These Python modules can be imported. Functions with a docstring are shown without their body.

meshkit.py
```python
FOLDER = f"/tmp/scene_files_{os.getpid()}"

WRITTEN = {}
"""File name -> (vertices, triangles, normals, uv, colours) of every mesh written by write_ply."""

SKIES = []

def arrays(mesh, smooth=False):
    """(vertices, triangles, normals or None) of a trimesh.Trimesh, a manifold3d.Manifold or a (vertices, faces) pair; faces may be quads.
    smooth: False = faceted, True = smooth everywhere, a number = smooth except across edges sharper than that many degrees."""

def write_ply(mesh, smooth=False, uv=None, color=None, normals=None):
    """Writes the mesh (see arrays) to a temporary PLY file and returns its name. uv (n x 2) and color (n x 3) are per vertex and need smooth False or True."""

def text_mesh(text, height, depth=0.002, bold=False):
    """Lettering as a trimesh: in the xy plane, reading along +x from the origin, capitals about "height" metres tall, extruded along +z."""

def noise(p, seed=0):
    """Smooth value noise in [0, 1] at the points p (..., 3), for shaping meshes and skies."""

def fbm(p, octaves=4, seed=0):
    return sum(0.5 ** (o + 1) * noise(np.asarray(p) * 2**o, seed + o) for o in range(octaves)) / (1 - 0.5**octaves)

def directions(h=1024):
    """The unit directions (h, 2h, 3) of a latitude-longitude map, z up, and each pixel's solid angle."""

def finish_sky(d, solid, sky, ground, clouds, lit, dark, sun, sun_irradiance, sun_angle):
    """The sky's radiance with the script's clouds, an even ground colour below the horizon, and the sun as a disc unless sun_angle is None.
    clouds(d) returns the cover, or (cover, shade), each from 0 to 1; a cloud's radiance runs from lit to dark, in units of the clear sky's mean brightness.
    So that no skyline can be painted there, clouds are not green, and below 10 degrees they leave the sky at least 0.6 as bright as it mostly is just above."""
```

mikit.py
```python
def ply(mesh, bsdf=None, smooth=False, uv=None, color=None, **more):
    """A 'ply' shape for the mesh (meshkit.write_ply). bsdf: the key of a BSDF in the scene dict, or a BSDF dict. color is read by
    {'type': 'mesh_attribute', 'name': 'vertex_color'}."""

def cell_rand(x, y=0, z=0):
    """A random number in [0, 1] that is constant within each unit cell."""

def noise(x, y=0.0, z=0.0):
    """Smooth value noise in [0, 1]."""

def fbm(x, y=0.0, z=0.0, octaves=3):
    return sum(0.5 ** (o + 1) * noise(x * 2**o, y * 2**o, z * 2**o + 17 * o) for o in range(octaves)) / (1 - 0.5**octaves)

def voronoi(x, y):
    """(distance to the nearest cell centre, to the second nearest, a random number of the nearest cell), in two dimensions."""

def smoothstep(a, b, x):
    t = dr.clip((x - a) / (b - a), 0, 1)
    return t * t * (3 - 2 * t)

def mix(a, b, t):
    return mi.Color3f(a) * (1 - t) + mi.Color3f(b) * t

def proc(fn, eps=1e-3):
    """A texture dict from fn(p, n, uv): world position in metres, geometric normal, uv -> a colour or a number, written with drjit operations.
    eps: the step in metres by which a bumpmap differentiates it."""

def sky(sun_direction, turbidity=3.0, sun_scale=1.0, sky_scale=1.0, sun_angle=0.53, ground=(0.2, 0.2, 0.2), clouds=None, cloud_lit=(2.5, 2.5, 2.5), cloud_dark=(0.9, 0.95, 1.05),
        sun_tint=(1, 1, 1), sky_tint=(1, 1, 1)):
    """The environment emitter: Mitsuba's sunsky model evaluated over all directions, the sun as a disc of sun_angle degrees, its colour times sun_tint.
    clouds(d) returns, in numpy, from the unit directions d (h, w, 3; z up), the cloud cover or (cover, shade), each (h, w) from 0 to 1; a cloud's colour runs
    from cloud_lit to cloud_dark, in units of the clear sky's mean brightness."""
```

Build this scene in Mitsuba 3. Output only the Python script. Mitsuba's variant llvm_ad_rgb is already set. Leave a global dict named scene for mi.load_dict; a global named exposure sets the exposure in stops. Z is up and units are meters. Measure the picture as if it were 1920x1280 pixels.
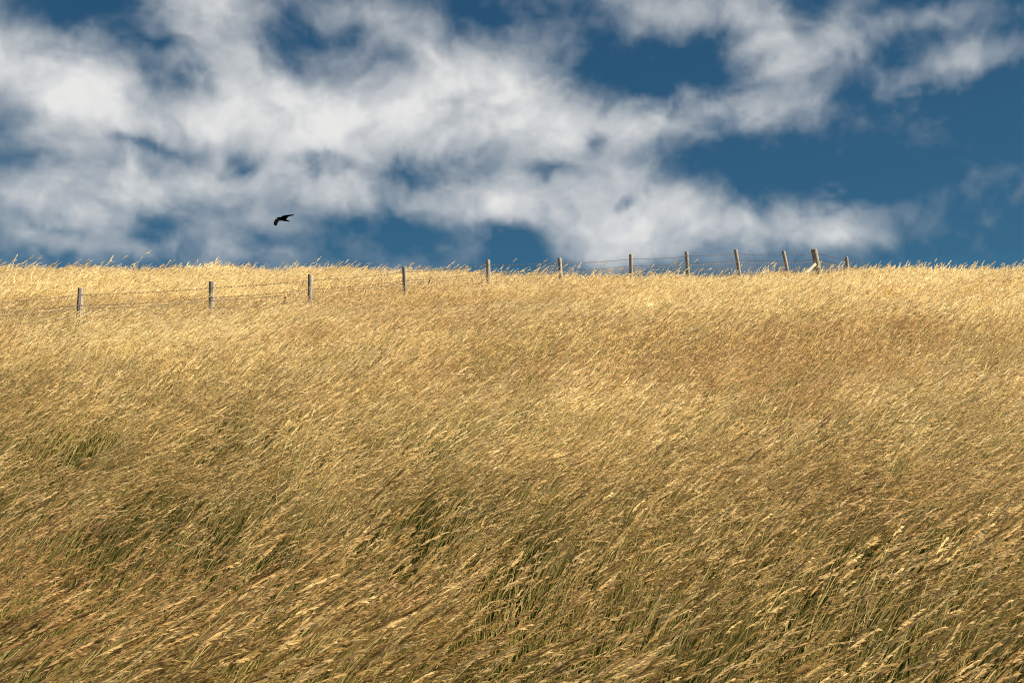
import math
import numpy as np
import drjit as dr
import mitsuba as mi
import trimesh
import meshkit
import mikit
from mikit import noise, fbm, smoothstep, mix
from scipy.interpolate import RBFInterpolator, RegularGridInterpolator

T = mi.ScalarTransform4f
scene, labels = {}, {}

# ------------------------------------------------------------------ camera, sky, exposure
F = 2133.0                                   # focal length in pixels of a 1920 px wide frame
PITCH = math.radians(6.5)
EYE = np.array([0.0, 0.0, 1.65])
FWD = np.array([0, math.cos(PITCH), math.sin(PITCH)])
UP = np.array([0, -math.sin(PITCH), math.cos(PITCH)])
scene['camera'] = {'type': 'perspective', 'fov': 2 * math.degrees(math.atan(960 / F)), 'fov_axis': 'x', 'near_clip': 0.1, 'far_clip': 6000.0,
                   'to_world': T().look_at(origin=EYE.tolist(), target=(EYE + FWD).tolist(), up=[0, 0, 1])}
exposure = 3.3
SUN = (0.79, -0.17, 0.58)


def direction_field(d):
    az = np.degrees(np.arctan2(d[..., 0], d[..., 1]))
    el = np.degrees(np.arcsin(np.clip(d[..., 2], -1, 1)))
    return az, el


# cloud banks and gaps: (azimuth, elevation, half width, half height, tilt, weight) in degrees, as they hung over the hill
def bank(px, py, rx, ry, w, tilt=0.0):
    return (math.degrees(math.atan((px - 960) / F)), 6.5 + math.degrees(math.atan((640 - py) / F)), rx / 37.2, ry / 37.2, tilt, w)


BANKS = [
    bank(80, 200, 190, 95, 0.95), bank(330, 235, 200, 62, 0.95), bank(560, 215, 200, 75, 1.0), bank(720, 190, 170, 90, 0.75),
    bank(880, 140, 120, 90, 0.75), bank(1020, 140, 95, 100, 0.7), bank(1060, 235, 130, 75, 0.75), bank(900, 230, 150, 60, 0.6),
    bank(290, 60, 130, 65, 0.75, -20), bank(430, 130, 110, 70, 0.8, -35), bank(420, 30, 120, 40, 0.5), bank(650, 45, 90, 35, 0.6, -12),
    bank(1270, 225, 120, 42, 1.0), bank(1430, 222, 120, 28, 0.95, 4), bank(1200, 300, 110, 60, 0.6),
    bank(1250, 25, 120, 50, 0.7, -10), bank(1400, 50, 90, 60, 0.75, -25), bank(1490, 115, 75, 65, 0.85, -40), bank(1590, 105, 90, 60, 0.45),
    bank(1760, 200, 130, 44, 0.75, 8), bank(1890, 170, 90, 45, 0.6, 8), bank(1710, 230, 80, 34, 0.6), bank(1640, 80, 100, 55, 0.5), bank(1800, 90, 120, 26, 0.45, 8), bank(1720, 452, 100, 26, 0.6), bank(1850, 15, 120, 24, 0.6),
    bank(1110, 385, 130, 55, 0.8), bank(1300, 420, 200, 62, 1.0), bank(1520, 430, 170, 40, 0.9, -4), bank(1660, 432, 120, 34, 1.0, -4), bank(200, 485, 300, 26, 0.3),
    bank(1150, 470, 150, 40, 0.75), bank(1770, 400, 80, 22, 0.22, 8), bank(1900, 365, 40, 22, 0.25), bank(1545, 358, 45, 12, 0.2, 5),
    bank(80, 400, 150, 55, 1.3), bank(40, 225, 130, 65, 1.2), bank(350, 365, 130, 50, 0.9), bank(560, 345, 130, 60, 0.75), bank(660, 365, 90, 55, 0.6), bank(860, 385, 130, 45, 1.1),
    bank(480, 440, 130, 40, 0.8), bank(230, 470, 160, 35, 0.4), bank(960, 345, 90, 40, 0.5), bank(1160, 215, 90, 45, 0.45), bank(690, 300, 120, 35, 0.4),
    bank(150, 300, 100, 40, 0.45), bank(60, 460, 110, 26, 0.35),
    bank(55, 42, 130, 62, -1.25), bank(225, 120, 75, 40, -0.55, -35), bank(330, 165, 36, 18, -0.5, -30), bank(530, 90, 55, 26, -0.42), bank(620, 85, 50, 18, -0.22),
    bank(930, 20, 130, 26, -0.6), bank(1135, 125, 60, 55, -0.7), bank(1270, 150, 75, 40, -0.75, 15), bank(1360, 90, 32, 25, -0.6), bank(1545, 25, 50, 40, -0.7),
    bank(1640, 305, 270, 80, -1.2), bank(1640, 215, 60, 40, -0.5), bank(1850, 270, 160, 60, -0.8), bank(1450, 320, 120, 30, -0.8), bank(1870, 450, 150, 60, -0.9), bank(1750, 60, 130, 25, -0.5),
    bank(285, 440, 60, 32, -0.8), bank(690, 440, 110, 40, -0.95), bank(775, 320, 70, 16, -0.5), bank(430, 325, 45, 16, -0.7), bank(240, 300, 75, 14, -0.6),
    bank(20, 345, 45, 20, -0.5), bank(980, 460, 60, 40, -0.7), bank(1115, 275, 30, 18, -0.4, 30), bank(1020, 325, 45, 18, -0.7), bank(95, 460, 45, 16, -0.5),
    bank(1165, 385, 20, 12, -0.45, 40), bank(620, 300, 60, 16, -0.6),
]


_ROT = np.array([[0.36, 0.48, -0.8], [-0.8, 0.6, 0.0], [0.48, 0.64, 0.6]])


def turbulence(d, f, octaves, seed, gain=0.55):
    """Noise about 0 whose octaves are turned against one another."""
    p, amp, total, norm = d * f, 1.0, 0.0, 0.0
    for o in range(octaves):
        total = total + amp * (meshkit.noise(p, seed + o) - 0.5)
        norm += amp
        amp *= gain
        p = (p @ _ROT.T) * 2.03 + 11.7
    return total / norm * 4.0


def cloud_cover(d):
    az, el = direction_field(d)
    # eddies: the noise is carried along by slower noise, which draws it out into wisps
    curl = np.stack([turbulence(d, 12, 4, 71), turbulence(d, 12, 4, 81), turbulence(d, 12, 4, 91)], -1)
    dw = d * [1.0, 1.0, 1.35] + 0.022 * curl
    a = az + 1.15 * turbulence(dw, 14, 6, 3, 0.6)
    e = el + 0.75 * turbulence(dw, 15, 6, 17, 0.6)
    field, holes = np.zeros(az.shape), np.zeros(az.shape)
    for (a0, e0, rx, ry, tilt, w) in BANKS:
        t = math.radians(tilt)
        u, v = a - a0, e - e0
        q = ((u * math.cos(t) + v * math.sin(t)) / rx) ** 2 + ((-u * math.sin(t) + v * math.cos(t)) / ry) ** 2
        if w > 0:
            field += w * np.exp(-q)
        else:
            holes += -w * np.exp(-q)
    field = 1.45 * np.tanh(field / 1.45)
    holes = np.clip(1.05 * holes, 0, 1)
    field = field * (1 - 0.86 * holes) - 0.18 * holes
    # away from the surveyed part the same broken cloud goes on
    inside = np.exp(-((np.maximum(np.abs(az) - 22, 0) / 7) ** 2 + (np.maximum(np.abs(el - 15) - 10, 0) / 5) ** 2))
    broken = 0.38 + 0.75 * turbulence(d, 5, 4, 21)
    f = inside * field + (1 - inside) * broken
    billow = turbulence(dw, 13, 7, 31, 0.58)
    wisp = turbulence(dw + 0.012 * curl[..., ::-1], 38, 5, 61, 0.62)
    f = f - 0.13 + 0.40 * billow + 0.17 * wisp
    t = np.clip((f + 0.16) / 1.5, 0, 1)
    cover = np.clip(1.32 * t ** 1.12 * (1.05 - 0.30 * t), 0, 0.985)
    shade = np.clip(1.02 - 1.12 * t + 0.16 * turbulence(dw, 9, 4, 51), 0, 1)
    return cover, shade


scene['sky'] = mikit.sky(SUN, turbidity=3, sun_tint=(0.99, 0.975, 0.89), sky_tint=(0.055, 0.117, 0.139), sky_scale=1.0, clouds=cloud_cover,
                         cloud_lit=(8.5, 8.5, 8.35), cloud_dark=(3.6, 4.2, 4.75))


def ray(px, py):
    v = FWD + (px - 960) / F * np.array([1.0, 0, 0]) + (640 - py) / F * UP
    return v


def at(px, py, y):
    """The point of the place that the surveyed line of sight meets at the distance y."""
    v = ray(px, py)
    return EYE + v * (y / v[1])


# ------------------------------------------------------------------ survey of the fence and the crest
POST_Y = [21.3 * (1 + 0.0798 * k) for k in range(-1, 10)]      # the first stands just left of the view and holds the wires
POSTS = [(-121, 559, -121), (152, 540, 152), (397, 528, 398), (582, 515, 582.5), (758, 500, 760), (915, 487, 915), (1049, 484, 1050), (1183, 477, 1183.5), (1287, 472, 1290),
         (1379, 468, 1386), (1469, 471, 1478)]
posts = []                                    # (top, foot, radius)
for (px, py, bx), y in zip(POSTS, POST_Y):
    top = at(px, py, y)
    foot = at(bx, py, y)
    foot[2] = top[2] - (1.2 if len(posts) < 7 else 1.2 + 0.05 * (len(posts) - 6))
    dx = (foot[0] - top[0]) * 1.35
    foot[0] = top[0] + dx
    posts.append((top, foot, 0.054))
strainer = (at(1526, 468, 37.6), None, 0.098)
far_posts = [(at(1587, 482, 41.2), 1.15), (at(1667, 494, 45.0), 1.15)]

ctrl = []
for x in (-14, -7, 0, 7, 14):
    ctrl += [(x, -4, 0.0), (x, 1, 0.02), (x, 6, 0.2 + 0.01 * x), (x, 12, 1.58 + 0.012 * x)]
for top, foot, r in posts:
    ctrl.append(tuple(foot))
ctrl.append((strainer[0][0] + 0.2, strainer[0][1], strainer[0][2] - 1.5))
for top, h in far_posts:
    ctrl.append((top[0], top[1], top[2] - h))
crest = [(-150, 512, 40), (0, 512, 40), (200, 513, 40), (400, 514, 41), (600, 516, 42), (760, 516, 41), (900, 518, 39), (1100, 521, 34), (1250, 522, 36), (1400, 521, 38), (1520, 518, 38),
         (1700, 507, 38), (1820, 508, 37), (1950, 508, 36), (2100, 508, 36)]
for px, py, y in crest:
    p = at(px, py, y)
    ctrl.append((p[0], p[1], p[2] - 0.58))
    k = (y + 7) / y
    ctrl.append((p[0] * k, p[1] * k, p[2] - 0.58 + 0.25))
    k = (y + 18) / y
    ctrl.append((p[0] * k, p[1] * k, p[2] - 1.6))
    k = (y + 45) / y
    ctrl.append((p[0] * k, p[1] * k, p[2] - 7.0))
ctrl += [(-30, 18, 3.2), (30, 20, 4.6), (-38, 4, 0.4), (38, 6, 1.0), (-60, 40, 6.0), (60, 38, 6.6), (0, -40, -1.5), (-50, -40, -1.5), (50, -40, -1.5)]
ctrl = np.array(ctrl, float)
_rbf = RBFInterpolator(ctrl[:, :2], ctrl[:, 2], kernel='thin_plate_spline', smoothing=0.02, degree=1)
gx, gy = np.arange(-75, 75.01, 0.75), np.arange(-45, 100.01, 0.75)
GX, GY = np.meshgrid(gx, gy, indexing='ij')
GZ = _rbf(np.stack([GX.ravel(), GY.ravel()], 1)).reshape(GX.shape)
GZ += 0.22 * (meshkit.fbm(np.stack([GX * 0.16, GY * 0.16, GX * 0], -1), 3, 77) - 0.5)
_grid = RegularGridInterpolator((gx, gy), GZ, bounds_error=False, fill_value=None)


def ground_z(x, y):
    x, y = np.asarray(x, float), np.asarray(y, float)
    cx, cy = np.clip(x, -74.9, 74.9), np.clip(y, -44.9, 99.9)
    z = _grid(np.stack([cx.ravel(), cy.ravel()], 1)).reshape(x.shape)
    out = np.hypot(x - cx, y - cy)
    t = np.clip(out / 500, 0, 1)
    t = t * t * (3 - 2 * t)
    return z * (1 - t) - 22 * t


# ------------------------------------------------------------------ materials
def C(r, g, b):
    return mi.Color3f(r, g, b)


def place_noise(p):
    """Grass kind and painted light by place: (ripe, rusty) from 0 to 1; the upper slope is riper and painted lighter than its foot."""
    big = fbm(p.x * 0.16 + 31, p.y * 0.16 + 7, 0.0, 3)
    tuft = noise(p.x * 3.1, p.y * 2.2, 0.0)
    ripe_lit = dr.clip(smoothstep(10.5, 28.0, p.y + 0.25 * p.x + 9 * (big - 0.5)) * 0.95 + 0.5 * (big - 0.5) + 0.35 * (tuft - 0.5), 0, 1)  # noise varies the ripeness; the rise upslope paints in brighter light
    rusty = smoothstep(0.46, 0.66, fbm(p.x * 0.33 + 5, p.y * 0.5 + 3, 4.0, 3)) * (1 - 0.6 * ripe_lit)
    # shade painted into the grass colours at the slope's foot, to the left most of all
    foot_shade = smoothstep(15.0, 3.0, p.y + 0.55 * p.x + 7 * (big - 0.5))
    return ripe_lit, rusty, foot_shade


def dry_fn(p, n, uv):
    ripe_lit, rusty, foot_shade = place_noise(p)
    r = uv.x
    h = uv.y                                # 0..1 along the stalk, 1..2 a spikelet
    green = mix(C(0.11, 0.115, 0.018), C(0.42, 0.34, 0.10), r)
    straw = mix(C(0.74, 0.63, 0.31), C(0.90, 0.82, 0.52), r)
    stalk = mix(green, straw, dr.clip(0.26 - 0.15 * foot_shade + 0.30 * h + 0.75 * ripe_lit + 0.6 * (r - 0.5), 0, 1))
    head_lo = mix(mix(C(0.58, 0.45, 0.23), C(0.84, 0.70, 0.43), r), mix(C(0.31, 0.22, 0.085), C(0.74, 0.59, 0.32), r), foot_shade)  # the darker pair of head tones paints shade at the slope's foot
    head_hi = mix(C(0.86, 0.75, 0.48), C(0.94, 0.88, 0.66), r)
    head = mix(head_lo, head_hi, dr.clip(ripe_lit + 0.6 * (r - 0.5), 0, 1))
    head = mix(head, mix(C(0.34, 0.20, 0.09), C(0.64, 0.43, 0.24), r), dr.clip(rusty * (0.15 + 0.75 * r), 0, 0.8))
    return dr.select(h < 1, stalk, head)


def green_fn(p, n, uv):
    ripe_lit, rusty, foot_shade = place_noise(p)
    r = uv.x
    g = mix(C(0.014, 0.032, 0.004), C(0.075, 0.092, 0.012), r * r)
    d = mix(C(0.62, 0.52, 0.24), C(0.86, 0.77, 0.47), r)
    return mix(g, d, dr.clip(0.95 * ripe_lit + 0.4 * (r - 0.6), 0, 1))


def soil_fn(p, n, uv):
    k = fbm(p.x * 9, p.y * 9, p.z * 9, 3)
    ripe_lit, _, _ = place_noise(p)
    return mix(mix(C(0.05, 0.042, 0.018), C(0.09, 0.08, 0.03), k), mix(C(0.20, 0.15, 0.06), C(0.34, 0.25, 0.10), k), ripe_lit * 0.8)


def wood_fn(p, n, uv):
    # uv.x round the post, uv.y along it in metres
    g = fbm(uv.x * 60, uv.y * 3.5, 0.0, 4)
    crack = smoothstep(0.60, 0.72, fbm(uv.x * 26, uv.y * 1.6, 3.0, 3))
    lichen = smoothstep(0.56, 0.70, fbm(p.x * 11, p.y * 11, p.z * 11, 3))
    c = mix(C(0.135, 0.135, 0.14), C(0.32, 0.315, 0.32), g)
    c = mix(c, C(0.27, 0.26, 0.16), 0.4 * lichen)
    return mix(c, C(0.06, 0.05, 0.04), 0.75 * crack)


def wood_bump(p, n, uv):
    return fbm(uv.x * 45, uv.y * 3.0, 0.0, 3)


def pale_wood_fn(p, n, uv):
    g = fbm(uv.x * 40, uv.y * 4.0, 0.0, 3)
    return mix(C(0.52, 0.48, 0.43), C(0.70, 0.66, 0.60), g)


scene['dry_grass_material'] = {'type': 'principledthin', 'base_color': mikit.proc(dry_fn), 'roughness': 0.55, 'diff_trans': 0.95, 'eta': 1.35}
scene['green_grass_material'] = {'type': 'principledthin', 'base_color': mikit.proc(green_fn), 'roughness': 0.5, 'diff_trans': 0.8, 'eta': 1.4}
scene['soil_material'] = {'type': 'twosided', 'bsdf': {'type': 'diffuse', 'reflectance': mikit.proc(soil_fn)}}
scene['post_wood'] = {'type': 'twosided', 'bsdf': {'type': 'bumpmap', 'arbitrary': mikit.proc(wood_bump, eps=2e-3), 'scale': 0.004,
                                                   'bsdf': {'type': 'diffuse', 'reflectance': mikit.proc(wood_fn)}}}
scene['pale_wood'] = {'type': 'twosided', 'bsdf': {'type': 'diffuse', 'reflectance': mikit.proc(pale_wood_fn)}}
scene['wire_metal'] = {'type': 'principled', 'base_color': {'type': 'rgb', 'value': [0.10, 0.095, 0.095]}, 'metallic': 0.2, 'roughness': 0.6}
scene['feather'] = {'type': 'principled', 'base_color': {'type': 'rgb', 'value': [0.002, 0.002, 0.0025]}, 'roughness': 0.9, 'specular': 0.02}
scene['dock_brown'] = {'type': 'twosided', 'bsdf': {'type': 'diffuse', 'reflectance': {'type': 'rgb', 'value': [0.045, 0.024, 0.016]}}}
scene['petal_yellow'] = {'type': 'principledthin', 'base_color': {'type': 'rgb', 'value': [0.75, 0.42, 0.02]}, 'roughness': 0.6, 'diff_trans': 0.6}

# ------------------------------------------------------------------ ground
def axis(near0, near1, step, far):
    core = np.arange(near0, near1 + 1e-6, step)
    out = np.cumsum(np.geomspace(step * 1.5, 500, 24))
    return np.concatenate([(near0 - out)[::-1], core, near1 + out])


ax, ay = axis(-45, 45, 0.75, 0), axis(-25, 80, 0.75, 0)
AX, AY = np.meshgrid(ax, ay, indexing='ij')
AZ = ground_z(AX, AY)
i, j = np.meshgrid(np.arange(len(ax) - 1), np.arange(len(ay) - 1), indexing='ij')
b = i * len(ay) + j
quads = np.stack([b, b + len(ay), b + len(ay) + 1, b + 1], -1).reshape(-1, 4)
scene['hillside'] = mikit.ply((np.stack([AX, AY, AZ], -1).reshape(-1, 3), quads), 'soil_material', smooth=True)
labels['hillside'] = {'label': 'long grassy hillside rising to a smooth crest under the sky', 'category': 'hill', 'kind': 'structure'}
labels['sky'] = {'label': 'deep blue sky with broken white cloud', 'category': 'sky', 'kind': 'structure'}


# ------------------------------------------------------------------ grass
def axes(rng, n, foot, length, th0, th1, power, az_sd, J=10):
    base = rng.normal(0, foot, (n, 2)).clip(-2.2 * foot, 2.2 * foot)
    s = np.linspace(0, 1, J)
    th = th0[:, None] + (th1 - th0)[:, None] * s[None] ** power
    th = np.clip(th, -0.3, 2.0)
    az = rng.normal(0, az_sd, n)[:, None] + rng.normal(0, 0.18, n)[:, None] * s[None]
    t = np.stack([np.sin(th) * np.cos(az), np.sin(th) * np.sin(az), np.cos(th)], -1)
    step = length[:, None, None] / (J - 1)
    p = np.zeros((n, J, 3))
    p[:, 1:] = np.cumsum(0.5 * (t[:, 1:] + t[:, :-1]) * step, axis=1)
    p[:, :, :2] += base[:, None]
    p[:, :, 2] -= 0.03
    return p, t


def pick(a, s):
    """Values of the axes a (n, J, 3) at the fractions s (n, m)."""
    J = a.shape[1]
    x = np.clip(s, 0, 1) * (J - 1)
    i = np.minimum(x.astype(int), J - 2)
    f = (x - i)[..., None]
    r = np.arange(len(a))[:, None]
    return a[r, i] * (1 - f) + a[r, i + 1] * f


def unit(v):
    return v / (np.linalg.norm(v, axis=-1, keepdims=True) + 1e-12)


def ribbons(rng, p, t, fr, widths, u, v0, v1):
    n, m = len(p), np.shape(fr)[-1]
    fr = np.broadcast_to(fr, (n, m))
    q, d = pick(p, fr), pick(t, fr)
    side = unit(np.cross(d, unit(rng.normal(0, 1, (n, 1, 3)))))
    w = np.asarray(widths)[None, :, None] if np.ndim(widths) == 1 else widths[..., None]
    V = np.stack([q - side * w / 2, q + side * w / 2], 2).reshape(n, -1, 3)
    k = np.arange(m - 1)
    f = np.concatenate([np.stack([2 * k, 2 * k + 1, 2 * k + 3], 1), np.stack([2 * k, 2 * k + 3, 2 * k + 2], 1)])
    Fc = (f[None] + (np.arange(n) * 2 * m)[:, None, None]).reshape(-1, 3)
    vv = np.repeat((v0 + (v1 - v0) * fr).ravel(), 2)
    UV = np.stack([np.repeat(u, 2 * m), vv], 1)
    return V.reshape(-1, 3), Fc, UV


def spikelets(rng, p, t, u, ns, s0, length, width, spread, droop):
    """The heads: ns narrow leaf-shaped spikelets set along the axis from s0 to its tip."""
    n = len(p)
    s = s0 + (1 - s0) * (np.arange(ns)[None] + rng.random((n, ns))) / ns
    q, d = pick(p, s), unit(pick(t, s))
    perp = unit(np.cross(d, rng.normal(0, 1, (n, ns, 3))))
    al = np.abs(rng.normal(spread, 0.12, (n, ns)))[..., None] * (1.25 - 0.7 * ((s - s0) / (1 - s0))[..., None])
    e = unit(d * np.cos(al) + perp * np.sin(al) + np.array([0.25, 0, -droop]))
    L = length * rng.uniform(0.65, 1.25, (n, ns, 1))
    side = unit(np.cross(e, rng.normal(0, 1, (n, ns, 3)))) * width * rng.uniform(0.7, 1.3, (n, ns, 1)) / 2
    mid = q + e * L * 0.5
    V = np.stack([q, mid - side, q + e * L, mid + side], 2).reshape(-1, 3)
    k = np.arange(n * ns)[:, None] * 4
    Fc = np.concatenate([k + [[0, 1, 2]], k + [[0, 2, 3]]])
    uu = np.clip(np.repeat(u, ns) + rng.normal(0, 0.10, n * ns), 0, 1)
    UV = np.stack([np.repeat(uu, 4), np.full(n * ns * 4, 1.5)], 1)
    return V, Fc, UV


def join(parts):
    V, Fc, UV, o = [], [], [], 0
    for v, f, uv in parts:
        V.append(v), Fc.append(f + o), UV.append(uv)
        o += len(v)
    return np.vstack(V), np.vstack(Fc), np.vstack(UV)


def dry_tuft(seed, n, foot, segs, wid, ns, sl, sw, hw, size):
    rng = np.random.default_rng(seed)
    length = size * rng.normal(1.0, 0.15, n).clip(0.55, 1.35)
    th1 = rng.normal(1.22, 0.22, n)
    tall = rng.random(n) < 0.055                       # a few straighter stalks stand above the rest
    length = np.where(tall, length * (1.3 if size > 0.6 else 1.13), length)
    th1 = np.where(tall, th1 * 0.62, th1)
    p, t = axes(rng, n, foot, length, rng.normal(0.30, 0.10, n), th1, 3.2, 0.2)
    u = rng.random(n)
    fr = np.linspace(0, 0.86, segs + 1)
    parts = [ribbons(rng, p, t, fr, wid * np.linspace(1.25, 0.75, segs + 1), u, 0.0, 0.99)]
    hs = 1 - (rng.uniform(0.09, 0.145, n) / length)[:, None]
    k = np.linspace(0, 1, 4 if segs > 2 else 3)
    plume = np.array([0.35, 1.0, 0.75, 0.12] if segs > 2 else [0.5, 1.0, 0.15]) * hw
    for _ in range(2):
        parts.append(ribbons(rng, p, t, hs + (1 - hs) * k[None], plume, np.clip(u + rng.normal(0, 0.05, n), 0, 1), 1.4, 1.6))
    parts.append(spikelets(rng, p, t, u, ns, hs, sl, sw, 0.25, 0.13))
    return join(parts)


def green_tuft(seed, n, foot, segs, wid):
    rng = np.random.default_rng(seed)
    length = rng.normal(0.44, 0.12, n).clip(0.15, 0.7)
    p, t = axes(rng, n, foot, length, rng.normal(0.22, 0.2, n), rng.normal(1.05, 0.4, n), 1.4, 0.6)
    u = rng.random(n)
    fr = np.linspace(0, 1, segs + 1)
    w = wid * np.array([0.9, 1.1, 0.8, 0.08])[np.round(np.linspace(0, 3, segs + 1)).astype(int)]
    return ribbons(rng, p, t, fr, w, u, 0.0, 0.99)


# distance bands: each with its own tufts, stalks drawn a little stouter and fewer parts per head with distance
EDGES = [1.6, 7.5, 10.0, 13.0, 17.0, 22.0, 29.0, 52.0]
BANDS = []
for y0, y1 in zip(EDGES, EDGES[1:]):
    y = math.sqrt(max(y0, 5.0) * min(y1, 40.0))
    BANDS.append(dict(y0=y0, y1=y1, sp=0.22 + 0.0065 * y, n=int(26 + 0.7 * y), foot=0.080 + 0.0032 * y, segs=4 if y < 13 else 3 if y < 21 else 2,
                      wid=0.0016 + 0.00030 * y, ns=int(round(np.interp(y, [6, 12, 18, 34], [22, 12, 6, 3]))), sl=0.016 + 0.0019 * y, sw=0.0030 + 0.00048 * y, hw=0.0036 + 0.00034 * y,
                      nl=int(46 + 0.5 * y), lsegs=3 if y < 11 else 2, lw=0.0035 + 0.00028 * y, size=np.interp(y, [6, 20, 34], [0.92, 0.72, 0.54])))
VARIANTS = 8
rng = np.random.default_rng(4)


def hidden_mask(x, y):
    """True where the ground lies well beyond the crest, more than a few metres out of sight."""
    keep = np.ones(len(x), bool)
    z = ground_z(x, y) + 0.8 - EYE[2]
    best = np.full(len(x), -9.0)
    for k in np.linspace(0.3, 1.0, 30)[:-1]:
        far = np.hypot(x, y)
        r = np.maximum(far * k, 1)
        ok = far - r > 5.0
        zz = ground_z(x / far * r, y / far * r) + 0.5 - EYE[2]
        best = np.where(ok, np.maximum(best, zz / r), best)
    return z / np.hypot(x, y) < best - 0.004


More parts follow.
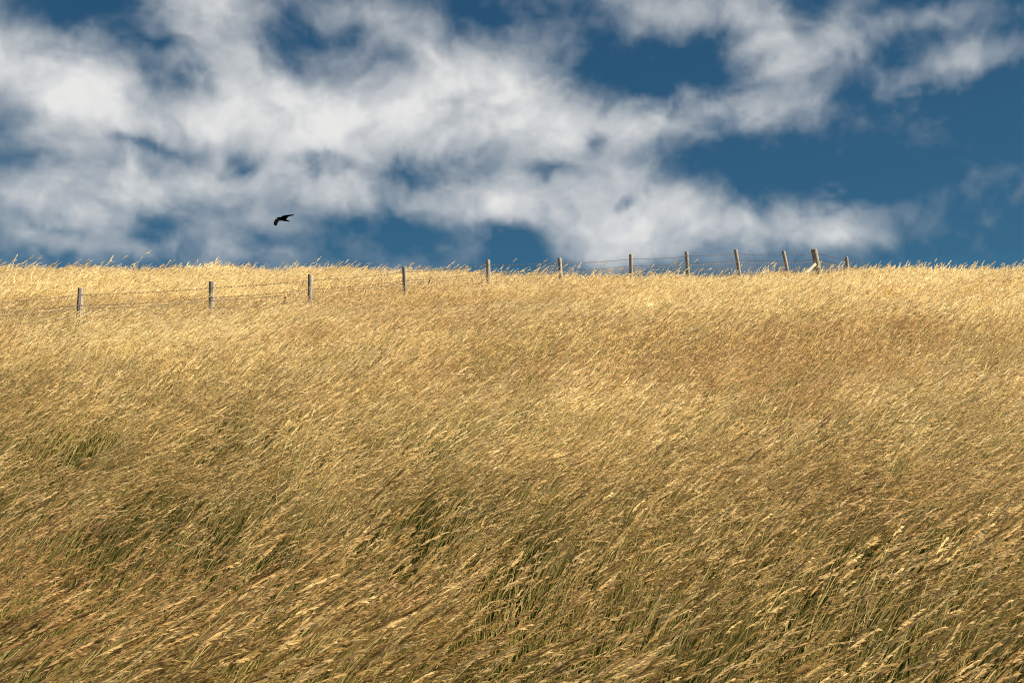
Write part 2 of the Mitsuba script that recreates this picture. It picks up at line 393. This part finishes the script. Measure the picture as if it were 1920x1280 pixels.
count = {'meadow_grass': 0, 'green_undergrowth': 0}
for bi, B in enumerate(BANDS):
    y0, y1, sp, n, foot, segs, wid, ns, sl, sw, hw, nl, lsegs, lw, size = B.values()
    for v in range(VARIANTS):
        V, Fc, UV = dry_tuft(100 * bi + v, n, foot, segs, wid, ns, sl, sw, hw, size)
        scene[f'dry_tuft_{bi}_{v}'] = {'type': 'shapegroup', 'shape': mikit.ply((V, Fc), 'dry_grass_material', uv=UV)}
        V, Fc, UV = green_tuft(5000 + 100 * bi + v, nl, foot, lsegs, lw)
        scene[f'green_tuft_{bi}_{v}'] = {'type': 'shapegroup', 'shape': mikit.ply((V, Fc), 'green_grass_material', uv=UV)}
    xs, ys = np.meshgrid(np.arange(-32, 32, sp), np.arange(y0, y1, sp), indexing='ij')
    xs, ys = xs.ravel() + rng.uniform(-0.5, 0.5, xs.size) * sp, ys.ravel() + rng.uniform(-0.5, 0.5, ys.size) * sp
    ok = (np.abs(xs) < 0.46 * ys + 2.6) & (np.abs(xs) < 30)
    xs, ys = xs[ok], ys[ok]
    ok = ~hidden_mask(xs, ys)
    xs, ys = xs[ok], ys[ok]
    zs = ground_z(xs, ys)
    sx, sy = (ground_z(xs + 0.3, ys) - zs) / 0.3, (ground_z(xs, ys + 0.3) - zs) / 0.3
    P = np.stack([xs, ys, 0 * xs], -1)
    gust = meshkit.fbm(P * [0.22, 0.30, 0], 3, 11) - 0.5            # how far the wind lays the grass over
    gust2 = meshkit.fbm(P * [0.9, 1.2, 0], 2, 12) - 0.5
    lean = 0.16 + 1.15 * gust + 0.5 * gust2 - 0.012 * (xs + 4) - 0.10 * np.clip((ys - 18) / 10, 0, 1) + 0.13 * np.clip((15 - ys) / 8, 0, 1) - 0.05 * np.clip((xs - 1) / 4, 0, 1)
    thin = meshkit.fbm(P * [0.5, 0.6, 0], 3, 15)
    # the foot of the slope, to the left most of all, is darkened to stand for shade: fewer dry stalks, more green leaves
    foot_shade = np.clip((15 - ys - 0.30 * (xs + 3)) / 12, 0, 1)
    bare = np.clip(2.3 * (meshkit.fbm(P * [0.8, 1.3, 0], 4, 19) - 0.5) + 0.13 + 0.26 * foot_shade + 0.32 * np.clip((-xs - 0.8) / 3, 0, 1) * np.clip((13 - ys) / 5, 0, 1), 0, 0.58) * np.clip((30 - ys) / 8, 0.15, 1)
    for k in range(len(xs)):
        v = rng.integers(VARIANTS)
        a = rng.normal(0.05, 0.16)
        s = rng.uniform(0.85, 1.15) * (0.68 + 0.62 * thin[k])
        ca, sa = math.cos(a) * s, math.sin(a) * s
        kx = lean[k] + rng.normal(0, 0.09)
        hz = s * (1.0 - 0.30 * max(kx - 0.15, 0)) * rng.uniform(0.92, 1.08)
        L = np.array([[ca, -sa, kx * s], [sa, ca, rng.normal(0, 0.05)], [0, 0, hz]])
        L[2, :2] = sx[k] * L[0, :2] + sy[k] * L[1, :2]
        M = np.eye(4)
        M[:3, :3], M[:3, 3] = L, (xs[k], ys[k], zs[k])
        if rng.random() < bare[k]:
            pass
        else:
            count['meadow_grass'] += 1
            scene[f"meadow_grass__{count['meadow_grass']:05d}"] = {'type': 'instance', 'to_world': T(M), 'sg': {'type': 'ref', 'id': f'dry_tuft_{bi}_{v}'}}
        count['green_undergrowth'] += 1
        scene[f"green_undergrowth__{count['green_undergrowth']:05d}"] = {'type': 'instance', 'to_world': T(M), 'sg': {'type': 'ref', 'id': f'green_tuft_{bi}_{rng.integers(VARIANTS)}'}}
labels['meadow_grass'] = {'label': 'tall dry golden grass with seed heads, bent to the right by wind all over the slope', 'category': 'grass', 'kind': 'stuff'}
labels['green_undergrowth'] = {'label': 'short green and olive grass leaves between the dry stalks', 'category': 'grass', 'kind': 'stuff'}


# ------------------------------------------------------------------ fence
def post_mesh(top, foot, r, seed, sides=18, rings=14, sink=0.4):
    rg = np.random.default_rng(seed)
    axis_v = top - foot
    L = np.linalg.norm(axis_v)
    d = axis_v / L
    a = unit(np.cross(d, [0, 1.0, 0.1]))
    b = np.cross(a, d)
    ph = np.arange(sides) * 2 * np.pi / sides
    wob = 1 + 0.035 * np.cos(2 * ph + rg.uniform(0, 6)) + 0.025 * np.cos(3 * ph + rg.uniform(0, 6)) + rg.normal(0, 0.012, sides)
    hs = np.concatenate([np.linspace(-sink, L - 0.012, rings), [L]])
    bend = rg.normal(0, 0.012, 2)
    V, UV = [], []
    for q, h in enumerate(hs):
        rr = r * wob * (1.06 - 0.07 * h / L) * (0.90 if q == len(hs) - 1 else 1) * (1 + rg.normal(0, 0.008))
        c = foot + d * h + (a * bend[0] + b * bend[1]) * math.sin(math.pi * max(h, 0) / L)
        z_tilt = 0.10 * r * np.cos(ph + 0.7) if q >= len(hs) - 2 else 0 * ph
        V.append(c + rr[:, None] * (np.cos(ph)[:, None] * a + np.sin(ph)[:, None] * b) + z_tilt[:, None] * d)
        UV.append(np.stack([ph / (2 * np.pi), np.full(sides, h + seed * 3.1)], 1))
    V.append((foot + d * (L + 0.006))[None])
    UV.append(np.array([[0.5, L + seed * 3.1]]))
    V, UV = np.vstack(V), np.vstack(UV)
    m = len(hs)
    q, k = np.meshgrid(np.arange(m - 1), np.arange(sides), indexing='ij')
    f = np.stack([q * sides + k, q * sides + (k + 1) % sides, (q + 1) * sides + (k + 1) % sides, (q + 1) * sides + k], -1).reshape(-1, 4)
    f = np.vstack([f[:, [0, 1, 2]], f[:, [0, 2, 3]]])
    k = np.arange(sides)
    f = np.vstack([f, np.stack([(m - 1) * sides + k, (m - 1) * sides + (k + 1) % sides, np.full(sides, m * sides)], 1)])
    return (V, f), UV


def numbered(key):
    if key not in scene:
        return key
    k = 1
    while f'{key}_{k:03d}' in scene:
        k += 1
    return f'{key}_{k:03d}'


line = []                                     # the fence line: (top, down vector, radius)
for k, (top, foot, r) in enumerate(posts):
    m, uv = post_mesh(top, foot, r, k + 1)
    scene[numbered('wire_fence__fence_post')] = mikit.ply(m, 'post_wood', smooth=True, uv=uv)
    line.append((top, unit(foot - top), r))
st, sr = strainer[0], strainer[2]
sf = st + np.array([0.22, 0.0, -1.55])
m, uv = post_mesh(st, sf, sr, 31, sides=24)
scene['wire_fence__corner_post'] = mikit.ply(m, 'post_wood', smooth=True, uv=uv)
labels['wire_fence__corner_post'] = {'label': 'thicker round corner post, dark on its left side'}
line.append((st, unit(sf - st), sr))
# the pale strut that props the corner post
b0, b1 = at(1529, 495, 37.25), at(1529, 495, 37.25) + np.array([-1.05, -0.35, -1.0])
m, uv = post_mesh(b0, b1, 0.050, 41, sides=14, sink=0.25)
scene['wire_fence__corner_post__brace'] = mikit.ply(m, 'pale_wood', smooth=True, uv=uv)
labels['wire_fence__corner_post__brace'] = {'label': 'pale whitish wooden strut leaning against the corner post'}
line2 = [line[-1]]
for k, (top, h) in enumerate(far_posts):
    foot = top + np.array([0.05, 0, -h])
    m, uv = post_mesh(top, foot, 0.056, 51 + k)
    scene[numbered('wire_fence__fence_post')] = mikit.ply(m, 'post_wood', smooth=True, uv=uv)
    line2.append((top, unit(foot - top), 0.056))


def tube(points, radius, sides=5):
    p = np.asarray(points, float)
    t = unit(np.gradient(p, axis=0))
    a = unit(np.cross(t, np.where(np.abs(t[:, 2:]) < 0.9, [0, 0, 1.0], [1.0, 0, 0])))
    b = np.cross(t, a)
    ph = np.arange(sides) * 2 * np.pi / sides
    v = p[:, None] + radius * (np.cos(ph)[None, :, None] * a[:, None] + np.sin(ph)[None, :, None] * b[:, None])
    q, k = np.meshgrid(np.arange(len(p) - 1), np.arange(sides), indexing='ij')
    f = np.stack([q * sides + k, q * sides + (k + 1) % sides, (q + 1) * sides + (k + 1) % sides, (q + 1) * sides + k], -1).reshape(-1, 4)
    return v.reshape(-1, 3), np.vstack([f[:, [0, 1, 2]], f[:, [0, 2, 3]]])


def merge(ms):
    V, Fc, o = [], [], 0
    for v, f in ms:
        V.append(v), Fc.append(f + o)
        o += len(v)
    return np.vstack(V), np.vstack(Fc)


wrng = np.random.default_rng(9)


def span_points(p0, p1, sag, n):
    s = np.linspace(0, 1, n)[:, None]
    p = p0 * (1 - s) + p1 * s
    p[:, 2] -= (4 * sag * s * (1 - s))[:, 0]
    return p


def wire_points(fence, drop):
    """Where a wire stapled 'drop' below each post top runs, on the posts' near side."""
    out = []
    for (t, dn, r) in fence:
        out.append(t + dn * drop + np.array([0.2, -0.98, 0]) * (r + 0.004))
    return out


def barbed(fence, drop):
    ms = []
    at_posts = wire_points(fence, drop)
    for p0, p1 in zip(at_posts, at_posts[1:]):
        L = np.linalg.norm(p1 - p0)
        n = int(L / 0.02)
        c = span_points(p0, p1, 0.012 + 0.02 * wrng.random(), n)
        ph = np.arange(n) * 2.1
        d = unit(p1 - p0)
        a = unit(np.cross(d, [0, 0, 1.0]))
        b = np.cross(a, d)
        off = 0.0026 * (np.cos(ph)[:, None] * a + np.sin(ph)[:, None] * b)
        ms += [tube(c + off, 0.0024, 3), tube(c - off, 0.0024, 3)]
        for s in np.arange(0.05, L, 0.085):
            q = c[min(int(s / L * n), n - 1)]
            ms.append(tube(np.array([q - d * 0.009, q, q + d * 0.009]), 0.0088, 5))      # the barb's wraps
            for _ in range(2):
                e = unit(wrng.normal(0, 1, 3) + 0.001)
                e = unit(e - d * (e @ d) * 0.7)
                ms.append(tube(np.array([q - e * 0.021, q, q + e * 0.021]), 0.0032, 3))
    return merge(ms)


for fence in (line, line2):
    for drop in (0.14, 0.34):
        scene[numbered('wire_fence__barbed_wire')] = mikit.ply(barbed(fence, drop), 'wire_metal')


def netting(fence):
    """Stock netting: line wires held by bowed upright wires, hung from the posts below the barbed strands."""
    ms = []
    drops = [0.40, 0.56, 0.72, 0.86, 0.97, 1.06]
    rows = [wire_points(fence, q) for q in drops]
    for s in range(len(fence) - 1):
        L = np.linalg.norm(rows[0][s + 1] - rows[0][s])
        n = max(int(L / 0.12), 2)
        sag = [0.02 + 0.012 * k + 0.01 * wrng.random() for k in range(len(drops))]
        spans = [span_points(r[s], r[s + 1], g, 25) for r, g in zip(rows, sag)]
        d = unit(rows[0][s + 1] - rows[0][s])
        for q, spn in enumerate(spans):
            ms.append(tube(spn, 0.0060 if q == 0 else 0.0050, 4))
        for k in range(1, int(L / 0.15) + 1):
            f = k * 0.15 / L
            if f > 0.985:
                break
            x = f * 24
            i0 = min(int(x), 23)
            key = np.array([spn[i0] * (1 - (x - i0)) + spn[i0 + 1] * (x - i0) for spn in spans])
            bow = 0.05 + 0.035 * wrng.random()
            h = np.linspace(0, 1, 11)
            pts = np.stack([np.interp(h, np.linspace(0, 1, len(key)), key[:, c]) for c in range(3)], 1)
            pts += d * (bow * (np.sin(h * np.pi / 2 * 1.1) - 0.4))[:, None]
            ms.append(tube(pts, 0.0058, 4))
    return merge(ms)


for fence in (line, line2):
    key = numbered('wire_fence__wire_netting')
    scene[key] = mikit.ply(netting(fence), 'wire_metal')
    labels[key] = {'kind': 'stuff'}
labels['wire_fence'] = {'label': 'stock fence of grey wooden posts, barbed wire and netting climbing over the hill crest', 'category': 'fence'}

# ------------------------------------------------------------------ bird
def bird():
    c = at(531, 411, 42.0)
    r = np.array([1.0, 0, 0])
    u = UP
    d = FWD
    px = 1.1 * 42.0 / F

    def P(x, y, depth):                       # x right, y up in units of the wing's chord, depth in metres
        return c + r * (x * px) + u * (y * px) + d * depth
    ms = []

    def loft(sections, n=12):
        """Closed skin over elliptical sections: (centre, half axis, half axis)."""
        V = []
        ph = np.arange(n) * 2 * np.pi / n
        for cc, a, b in sections:
            V.append(cc + np.cos(ph)[:, None] * a + np.sin(ph)[:, None] * b)
        m = len(V)
        V = np.vstack(V + [sections[0][0][None], sections[-1][0][None]])
        q, k = np.meshgrid(np.arange(m - 1), np.arange(n), indexing='ij')
        f = np.stack([q * n + k, q * n + (k + 1) % n, (q + 1) * n + (k + 1) % n, (q + 1) * n + k], -1).reshape(-1, 4)
        f = np.vstack([f[:, [0, 1, 2]], f[:, [0, 2, 3]]])
        k = np.arange(n)
        f = np.vstack([f, np.stack([0 * k + m * n, (k + 1) % n, k], 1), np.stack([0 * k + m * n + 1, (m - 1) * n + k, (m - 1) * n + (k + 1) % n], 1)])
        return V, f

    def sec(x, y, w, depth=0.0, dw=None):
        dirn = np.array([-0.18, 1.0])
        a = (r * dirn[0] + u * dirn[1]) * w * px
        return (P(x, y, depth), a, d * (dw or w) * px)
    # torso, head and tail in one skin; it flies to the left
    body = loft([sec(-10.0, 2.6, 0.5), sec(-8.8, 2.4, 1.3), sec(-7.2, 1.9, 1.8), sec(-5.2, 1.1, 2.3), sec(-2.4, 0.2, 2.9), sec(1.0, -0.8, 2.7), sec(4.0, -1.7, 2.0), sec(6.2, -2.3, 1.3, 0, 1.5),
                 sec(8.6, -3.0, 1.1, 0, 2.2), sec(10.8, -3.6, 0.9, 0, 2.6)])
    beak = loft([sec(-12.4, 2.8, 0.08), sec(-11.2, 2.8, 0.45), sec(-9.6, 2.6, 0.75)])

    def wing(pts):
        """pts: (leading x, y, trailing x, y, depth, thickness) from root to tip."""
        out = []
        for (lx, ly, tx, ty, dp, th) in pts:
            a0, a1 = P(lx, ly, dp), P(tx, ty, dp + 0.02)
            mid, ax_ = (a0 + a1) / 2, (a1 - a0) / 2
            nn = unit(np.cross(ax_, d + 0.3 * u)) * th * px
            out.append((mid, ax_, nn))
        return loft(out, 14)
    far_wing = wing([(-6.0, 2.4, 4.0, -0.6, 0.02, 0.9), (-4.6, 4.6, 5.6, 1.6, 0.10, 0.8), (-3.8, 6.8, 6.0, 4.6, 0.20, 0.7), (1.6, 8.4, 7.4, 6.4, 0.28, 0.6), (7.6, 9.7, 11.0, 7.6, 0.36, 0.5),
                     (12.0, 10.4, 14.2, 8.6, 0.42, 0.4), (14.6, 10.2, 15.4, 9.2, 0.46, 0.25)])
    near_wing = wing([(-8.4, 1.8, 1.5, -2.8, -0.03, 0.9), (-11.0, 0.2, -3.0, -3.2, -0.12, 0.8), (-12.4, -2.4, -5.4, -3.9, -0.20, 0.7), (-13.3, -5.4, -6.3, -6.0, -0.27, 0.6),
                      (-13.4, -8.6, -6.8, -8.6, -0.33, 0.5), (-12.5, -11.2, -7.0, -11.0, -0.38, 0.4), (-10.8, -13.0, -7.6, -12.6, -0.41, 0.25)])
    return body, beak, far_wing, near_wing


body, beak, far_wing, near_wing = bird()
scene['bird'] = mikit.ply(body, 'feather', smooth=True)
scene['bird__beak'] = mikit.ply(beak, 'feather', smooth=True)
scene['bird__wing'] = mikit.ply(far_wing, 'feather', smooth=True)
scene['bird__wing_001'] = mikit.ply(near_wing, 'feather', smooth=True)
labels['bird'] = {'label': 'black crow flying to the left with raised and hanging wings below the clouds', 'category': 'bird'}
labels['bird__wing'] = {'label': 'far wing swept up and back to the right'}
labels['bird__wing_001'] = {'label': 'near wing hanging down on the left'}


# ------------------------------------------------------------------ single plants in the grass
def dock(px, py, y, label, seed):
    """A dead dock: a stiff stalk with dark brown whorls of seed."""
    rg = np.random.default_rng(seed)
    top = at(px, py, y)
    foot = np.array([top[0] - 0.22, top[1] - 0.02, float(ground_z(top[0] - 0.22, top[1])) - 0.05])
    s = np.linspace(0, 1, 9)[:, None]
    stalk = foot + (top - foot) * s + np.array([0.07, 0, 0]) * (s * (1 - s)) * -1
    ms = []
    for q in np.linspace(0.62, 0.99, 16):
        x = q * 8
        i0 = min(int(x), 7)
        c = stalk[i0] * (1 - (x - i0)) + stalk[i0 + 1] * (x - i0)
        for _ in range(5):
            m = trimesh.creation.icosphere(subdivisions=1, radius=1.0)
            v = m.vertices * rg.uniform(0.009, 0.015) * np.array([1, 1, 1.3]) + c + rg.normal(0, 0.009, 3)
            ms.append((np.array(v), np.array(m.faces)))
    key = numbered('dock_plant')
    # the stalk is the thing itself, the seed its part
    scene[key] = mikit.ply(tube(stalk, 0.0045, 5), 'dock_brown', smooth=True)
    scene[key + '__seed_head'] = mikit.ply(merge(ms), 'dock_brown', smooth=True)
    labels[key] = {'label': label, 'category': 'plant', 'group': 'dead dock plants in the meadow'}


dock(535, 558, 23.3, 'dark brown dead dock stalk below the fence, left of the third fence post', 1)
dock(807, 520, 27.6, 'dark dead dock stalk right of the fourth fence post from the left', 2)
dock(1210, 532, 30.4, 'small dark dock stalk in front of the fence near its seventh post', 3)
dock(1258, 520, 31.0, 'thin brown dock stalk before the netting, left of the eighth fence post', 4)


def grass_hit(px, py, h):
    v = ray(px, py)
    ys = np.linspace(3, 40, 4000)
    p = EYE + v * (ys / v[1])[:, None]
    k = int(np.argmax(p[:, 2] < ground_z(p[:, 0], p[:, 1]) + h))
    return p[k]


def flower(px, py, label, seed):
    rg = np.random.default_rng(seed)
    c = grass_hit(px, py, 0.62)
    foot = np.array([c[0] - 0.16, c[1], float(ground_z(c[0] - 0.16, c[1])) - 0.03])
    s = np.linspace(0, 1, 8)[:, None]
    stem = foot + (c - foot) * s - np.array([0.06, 0, 0]) * (s * (1 - s))
    key = numbered('yellow_flower')
    scene[key] = mikit.ply(tube(stem, 0.0022, 5), 'green_grass_material', smooth=True, uv=np.full((8 * 5, 2), 0.4))
    face = unit(np.array([0.25, -0.6, 0.7]))
    a = unit(np.cross(face, [1.0, 0, 0]))
    b = np.cross(face, a)
    V, Fc = [], []
    for k in range(13):
        t = k * 2 * math.pi / 13 + rg.normal(0, 0.08)
        e = math.cos(t) * a + math.sin(t) * b
        n = -math.sin(t) * a + math.cos(t) * b
        L = 0.021 * rg.uniform(0.85, 1.1)
        o = len(V)
        V += [c + e * 0.004, c + e * L * 0.6 + n * 0.0042 + face * 0.003, c + e * L + face * 0.001, c + e * L * 0.6 - n * 0.0042 + face * 0.003]
        Fc += [[o, o + 1, o + 2], [o, o + 2, o + 3]]
    scene[key + '__petals'] = mikit.ply((np.array(V), np.array(Fc)), 'petal_yellow')
    m = trimesh.creation.icosphere(subdivisions=2, radius=0.0075)
    scene[key + '__disc'] = mikit.ply((np.array(m.vertices) * [1, 1, 0.7] + c + face * 0.002, np.array(m.faces)), 'petal_yellow', smooth=True)
    labels[key] = {'label': label, 'category': 'flower', 'group': 'yellow flowers in the meadow'}


flower(1359, 913, 'small yellow flower in the dry grass below the middle of the slope', 1)
flower(1708, 924, 'small yellow flower in the dry grass near the right edge', 2)
